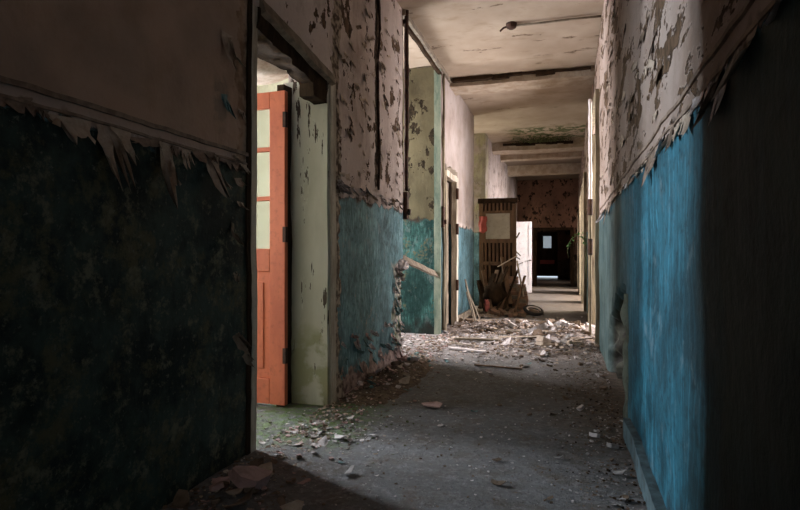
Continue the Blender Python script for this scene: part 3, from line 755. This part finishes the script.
# ------------------------------------------------------------------ debris on the floor
def hill(x, y):
    """height of the loose rubble above the floor"""
    h = 0
    def g(cx, cy, sx, sy, a): return a*math.exp(-((x-cx)/sx)**2-((y-cy)/sy)**2)
    h += g(-.05, 8.15, .42, .75, .17)+g(-.95, 9.2, .8, .45, .10)+g(-1.62, 5.2, .22, .9, .06)+g(-1.25, 12.1, .5, .45, .22)+g(-1.6, 10.9, .3, .9, .05)
    return h*1.15*(1+.35*noise.noise(Vector((x*5, y*5, 0))))
def heap(name, x0, x1, y0, y1, mat, label):
    nx = int((x1-x0)/.05); ny = int((y1-y0)/.05); vs = []; fs = []
    for i in range(nx+1):
        for j in range(ny+1):
            x = x0+(x1-x0)*i/nx; y = y0+(y1-y0)*j/ny; h = hill(x, y)
            vs.append((x, y, h+.03*min(1, h/.05)*noise.noise(Vector((x*16, y*16, 4)))-.012))
    for i in range(nx):
        for j in range(ny): a = i*(ny+1)+j; fs.append((a, a+ny+1, a+ny+2, a+1))
    tag(link(name, vs, fs, mat), label, 'rubble', kind='stuff')
M_RUB = simple('rubble_dust', (.36, .31, .29), .95, (.16, .12, .10), 16, 1, lo=.4, hi=.6)
M_RUBD = simple('brown_rubble_dust', (.18, .13, .09), .95, (.09, .06, .045), 16, 1)
heap('rubble_heap', -.8, .38, 6.6, 9.9, M_RUB, 'heap of loose pale rubble on the right before the first right-hand doorway')
heap('rubble_drift', -1.8, -.3, 8.4, 10.2, M_RUB, 'low drift of loose rubble across the floor by the second left door')
heap('rubble_drift', -1.82, -1.15, 4.2, 6.6, M_RUBD, 'low drift of crumbled plaster along the foot of the teal left wall')
heap('rubble_heap', -1.83, -.5, 10.6, 13.2, M_RUBD, 'brown rubble piled at the foot of the slatted gate')
def chip_mesh(seed, thick, curl):
    rnd = random.Random(seed); n = rnd.randint(5, 8); top = []; 
    for k in range(n):
        a = 2*PI*k/n+rnd.uniform(-.3, .3); r = rnd.uniform(.55, 1)*(.5); top.append((r*math.cos(a)*1.25, r*math.sin(a)*.85))
    ring = [(x*.55, y*.55) for x, y in top]
    def z(x, y): return curl*(x*x)+.06*noise.noise(Vector((x*3, y*3, seed)))
    vs = [(x, y, z(x, y)+thick) for x, y in top]+[(x, y, z(x, y)+thick) for x, y in ring]+[(0, 0, z(0, 0)+thick)]
    k0 = len(vs); vs += [(x*.97, y*.97, z(x, y)) for x, y in top]
    fs = []
    for k in range(n):
        q = (k+1) % n; fs.append((k, q, n+q, n+k)); fs.append((n+k, n+q, 2*n)); fs.append((k, k0+k, k0+q, q))
    fs.append(tuple(k0+k for k in range(n))[::-1])
    return vs, fs
CH = []
for i in range(8):
    th, cu = (.05, .5) if i < 5 else (.28, .1)
    CH.append(chip_mesh(i+1, th, cu))
cache = {}
def chip(name, kind, mat, loc, s, rot, label, cat, group):
    key = (name, kind, mat.name)
    if key not in cache:
        vs, fs = CH[kind]; o = link(name, vs, fs, mat); cache[key] = o
    else:
        o = cache[key].copy(); COL.objects.link(o)
    o.location = loc; o.scale = (s, s, s); o.rotation_euler = rot
    tag(o, label, cat, group); return o
def scatter(n, fn, smin, smax, mats, name, label, cat, group, tilt=.35, kinds=range(8), lift=.0):
    for i in range(n):
        x, y = fn(); s = smin+(smax-smin)*random.random()**2.2
        if x > XR-.03 or x < XL+.03 and not 3.1 < y < 4.1: x = min(max(x, XL+.05), XR-.05)
        z = max(hill(x, y), 0)+lift
        chip(name, random.choice(list(kinds)), random.choice(mats), (x, y, z+s*.02+random.uniform(0, .012)), s, (random.uniform(-tilt, tilt), random.uniform(-tilt, tilt), random.uniform(0, 6.28)), label, cat, group)
random.seed(77)
g_ = random.gauss; u_ = random.uniform
scatter(90, lambda: (g_(-.05, .32), g_(8.1, .6)), .09, .30, [M_PLILAC, M_PLILAC, M_PCREAM, M_PGREY, M_PBROWN], 'plaster_fragment', 'pale plaster fragment lying on the heap before the first right-hand doorway', 'plaster fragment', 'plaster fragments on the right-hand heap', .6)
scatter(55, lambda: (g_(-.95, .5), g_(9.1, .4)), .07, .22, [M_PLILAC, M_PCREAM, M_PGREY, M_PBROWN], 'plaster_fragment', 'plaster fragment in the low drift by the second left door', 'plaster fragment', 'plaster fragments by the second left door', .5)
scatter(50, lambda: (XL+.06+abs(g_(0, .17)), u_(4.35, 6.6)), .05, .16, [M_PLILAC, M_PCREAM, M_PBROWN, M_PINKP, M_PTEAL], 'plaster_fragment', 'plaster fragment at the foot of the teal left wall', 'plaster fragment', 'plaster fragments along the teal wall', .5)
scatter(36, lambda: (XL+.03+abs(g_(0, .28)), u_(1.7, 3.0)), .05, .17, [M_PCREAM, M_PBROWN, M_PBROWN, M_PINKP], 'plaster_fragment', 'plaster fragment on the dark floor at the foot of the near left wall', 'plaster fragment', 'plaster fragments by the near left wall', .5)
scatter(30, lambda: (g_(-1.45, .22), g_(3.35, .22)), .04, .11, [M_PLILAC, M_PLILAC, M_PGREY], 'paint_chip', 'curled pale paint chip on the mossy floor in front of the orange door', 'paint chip', 'paint chips before the orange door', .4, range(5))
scatter(38, lambda: (XR-.06-abs(g_(0, .28)), u_(2.2, 6.5)), .03, .10, [M_PGREY, M_PLILAC, M_PBROWN, M_PBROWN], 'paint_chip', 'small grey or brown paint chip on the floor along the right wall', 'paint chip', 'paint chips along the right wall', .4)
scatter(45, lambda: (u_(-1.5, .3), u_(2.3, 7.5)), .025, .08, [M_PGREY, M_PLILAC, M_PBROWN, M_PTEAL], 'paint_chip', 'small paint chip lying loose in the middle of the corridor floor', 'paint chip', 'paint chips on the open floor', .2, range(5))
scatter(40, lambda: (u_(-1.5, .3), g_(7.2, .8)), .05, .16, [M_PLILAC, M_PLILAC, M_PGREY, M_PCREAM], 'paint_chip', 'pale paint chip on the brightly lit floor between the heap and the tall opening', 'paint chip', 'paint chips on the bright floor', .3, range(5))
# uncountable crumbs
def crumbs(name, label, n, fn, smin, smax, mats, seed):
    rnd = random.Random(seed); m = MB()
    for i in range(n):
        x, y = fn(rnd); 
        if not (XL+.01 < x < XR-.01): 
            if not ((3.12 < y < 4.0 or 6.4 < y < 8.2) and -2.9 < x < XL+.01): continue
        s = rnd.uniform(smin, smax); vs, fs = CH[rnd.randrange(8)]
        M = Matrix.Translation((x, y, max(hill(x, y), 0)+.002)) @ Matrix.Rotation(rnd.uniform(0, 6.28), 4, 'Z') @ Matrix.Rotation(rnd.uniform(-.5, .5), 4, 'X') @ Matrix.Scale(s, 4)
        m.addm([M @ Vector(v) for v in vs], fs, rnd.randrange(len(mats)))
    o = m.build(name, mats); tag(o, label, 'debris', kind='stuff')
crumbs('plaster_crumbs', 'pale crumbs and dust of plaster strewn across the whole corridor floor', 3500, lambda r: (r.uniform(XL, XR) , 2.0+abs(r.gauss(0, 5.5))), .004, .02, [M_PGREY, M_PGREY, M_PBROWN, M_PBROWN, M_PLILAC], 1)
crumbs('right_edge_crumbs', 'fine grey grit banked on the floor along the right wall', 1800, lambda r: (XR-abs(r.gauss(0, .22)), r.uniform(1.9, 7.5)), .005, .026, [M_PGREY, M_PBROWN, M_PBROWN, M_DARKW, M_BROWNW], 2)
crumbs('left_edge_crumbs', 'brown litter and crumbs along the foot of the left wall', 2200, lambda r: (XL+abs(r.gauss(0, .25)), r.uniform(1.2, 8.5)), .006, .04, [M_PBROWN, M_PBROWN, M_PCREAM, M_PINKP], 3)
crumbs('heap_crumbs', 'small broken plaster covering the pale heaps across the floor', 3200, lambda r: (r.gauss(-.5, .6), r.gauss(8.5, .9)), .02, .07, [M_PLILAC, M_PGREY, M_PBROWN, M_PCREAM], 4)
crumbs('doorway_crumbs', 'white crumbs on the mossy floor inside the orange-door opening', 350, lambda r: (r.gauss(-1.6, .35), r.gauss(3.5, .25)), .006, .03, [M_PLILAC, M_PGREY, M_PGREY, M_MOSS], 5)
crumbs('hall_crumbs', 'plaster crumbs on the floor of the tall opening in the left wall', 900, lambda r: (r.uniform(-2.9, -1.5), r.uniform(6.4, 8.2)), .015, .06, [M_PLILAC, M_PGREY, M_PBROWN, M_PINKP], 6)
# bigger single pieces
chip('plaster_fragment', 6, M_PINKP, (-1.58, 2.55, .02), .22, (.1, .3, .4), 'large pinkish plaster piece leaning by the near left wall beside the door casing', 'plaster fragment', None)
chip('plaster_fragment', 1, M_PINKP, (-1.02, 4.28, .015), .20, (.05, 0, .4), 'flat pinkish plaster piece lying alone on the dark floor past the left doorway', 'plaster fragment', None)
chip('plaster_fragment', 5, M_PINKP, (.22, 2.50, .01), .07, (.05, 0, 1.4), 'small pink plaster piece at the bottom of the picture by the blue wall', 'plaster fragment', None)
# splintered wood
def stick(a, b, w, t, mat, name, label, cat, group=None):
    a = Vector(a); b = Vector(b); L = (b-a).length; m = MB(); m.gbox((0, -w/2, 0), (L, w/2, t), .08, .006)
    q = (b-a).to_track_quat('X', 'Z'); o = m.build(name, mat); o.location = a; o.rotation_euler = q.to_euler(); tag(o, label, cat, group); return o
random.seed(31)
for i in range(12):
    x = u_(-1.5, .2); y = u_(7.0, 10.2); a = g_(0, .5); L = u_(.3, .8); z = hill(x, y)+.02
    x2 = min(x+L*math.cos(a), XR-.08); y2 = y+L*math.sin(a)
    stick((x, y, z), (x2, y2, hill(x2, y2)+.03), u_(.02, .06), .015, random.choice((M_GREYW, M_BROWNW, M_PCREAM)), 'wood_splinter', 'splintered strip of wood lying among the rubble between the heaps', 'wood splinter', 'wood splinters in the rubble')
stick((-1.45, 7.0, .012), (-.95, 6.85, .012), .07, .02, M_PLILAC, 'wooden_plank', 'pale plank lying flat on the floor in front of the tall left opening', 'plank')
stick((-.95, 6.0, .012), (-.45, 5.95, .012), .035, .012, M_BROWNW, 'wooden_lath', 'thin dark lath lying flat on the open corridor floor', 'lath')
stick((-1.5, 7.7, .02), (-.9, 7.75, .02), .09, .03, M_GREYW, 'wooden_plank', 'grey plank lying on the floor at the foot of the pipe past the tall opening', 'plank')
for k, (x, dy) in enumerate(((-1.66, 0), (-1.60, .1), (-1.72, .2))):
    stick((x+.1, 9.9+dy, .03), (XL+.05, 10.15+dy, .75-.12*k), .03, .02, M_GREYW, 'wooden_lath', 'thin lath leaning against the blue stretch of left wall', 'lath', 'laths leaning on the blue wall')
# junk at the foot of the gate
stick((-1.12, 11.6, .2), (-1.3, 11.85, 1.15), .1, .03, M_BROWNW, 'wooden_board', 'broken brown board leaning on the right side of the slatted gate', 'board')
stick((-1.5, 11.5, .15), (-1.2, 11.8, .95), .16, .03, M_DARKW, 'wooden_board', 'black broken board leaning on the middle of the slatted gate', 'board')
stick((-1.7, 11.5, .1), (-1.45, 11.85, .8), .12, .03, M_DARKW, 'wooden_board', 'dark short board leaning low on the slatted gate near the wall', 'board')
stick((-1.35, 11.55, .95), (-.98, 11.75, 1.18), .025, .02, M_PCREAM, 'wooden_lath', 'pale slanting lath across the slatted gate', 'lath')
stick((-.86, 11.7, .35), (-1.0, 11.8, 1.08), .035, .02, M_PCREAM, 'wooden_lath', 'pale upright lath beside the bright white door', 'lath')
vs, fs = lump(.24, 9, (1.0, .8, 1.0), 3); tag(link('rubbish_sack', vs, fs, M_DARKW, loc=(-1.42, 11.55, .38), smooth=True), 'dark slumped sack against the slatted gate', 'sack')
vs, fs = lump(.085, 3, (.7, .6, 1.5), 3); tag(link('red_cloth', vs, fs, M_REDD, loc=(-1.52, 11.1, .2), smooth=True), 'crumpled red cloth bundle in the rubbish at the foot of the gate', 'cloth')
random.seed(44)
for i in range(16):
    x = u_(-1.62, -1.0); L = u_(.35, .95); a = u_(-.6, .6)
    stick((x, u_(11.2, 11.6), hill(x, 11.4)+.02), (x+L*math.sin(a), 11.86, min(L*.95, 1.0)), u_(.04, .12), .02, random.choice((M_DARKW, M_DARKW, M_BROWNW)), 'broken_board', 'dark broken board in the tangle leaning against the slatted gate', 'board', 'broken boards against the gate')
for i in range(9):
    z = u_(.9, 1.9); x = u_(-1.15, -1.0)
    stick((x, 12.0, z), (x+u_(.05, .13), 12.05, z+u_(-.15, .15)), .03, .015, random.choice((M_BROWNW, M_GREYW)), 'wooden_lath', 'broken lath end sticking out past the right side of the slatted gate', 'lath', 'lath ends right of the gate')
# brick stub pillar standing right of the gate
random.seed(9); nb = 0
for r_ in range(9):
    for c in range(2):
        for e_ in range(1 if r_ > 5 else 2):
            if r_ > 6 and c == 1: continue
            m = MB(); m.gbox((0, 0, 0), (.20, .10, .07), .05, .006)
            o = m.build('brick', M_BRICK if (r_+c+e_) % 3 else M_GREYW); nb += 1
            o.location = (-1.16+c*.17+u_(-.02, .02), 11.75+e_*.12+u_(-.01, .01), .06+r_*.078); o.rotation_euler = (u_(-.02, .02), u_(-.03, .03), u_(-.12, .12))
            tag(o, 'old brick in the rough stack standing right of the slatted gate', 'brick', 'bricks stacked beside the gate')
for i in range(14):
    m = MB(); m.gbox((-.1, -.05, -.035), (.1, .05, .035), .05, .008); o = m.build('brick', random.choice((M_BRICK, M_PBROWN)))
    x = u_(-1.5, -.75); y = u_(11.0, 11.6); o.location = (x, y, hill(x, y)+.04); o.rotation_euler = (u_(-.4, .4), u_(-.4, .4), u_(0, 3))
    tag(o, 'loose brick lying in the rubble in front of the slatted gate', 'brick', 'loose bricks before the gate')
# black tyre-like ring with white rim
hp = tag(empty('rubber_ring', (-.62, 11.1, .13), (R(28), R(8), R(20))), 'black and white ring lying tilted on rubble past the slatted gate', 'ring')
m = MB(); n = 24; m.tube([(.17*math.cos(2*PI*i/n), .13*math.sin(2*PI*i/n), 0) for i in range(n+1)], .035, 8, cap=False); m.build('ring_body', M_BLACK, hp, smooth=True)
m = MB(); m.tube([(.13*math.cos(2*PI*i/n), .095*math.sin(2*PI*i/n), .02) for i in range(n//2+3)], .014, 6); m.build('rim', M_WHITE, hp, smooth=True)
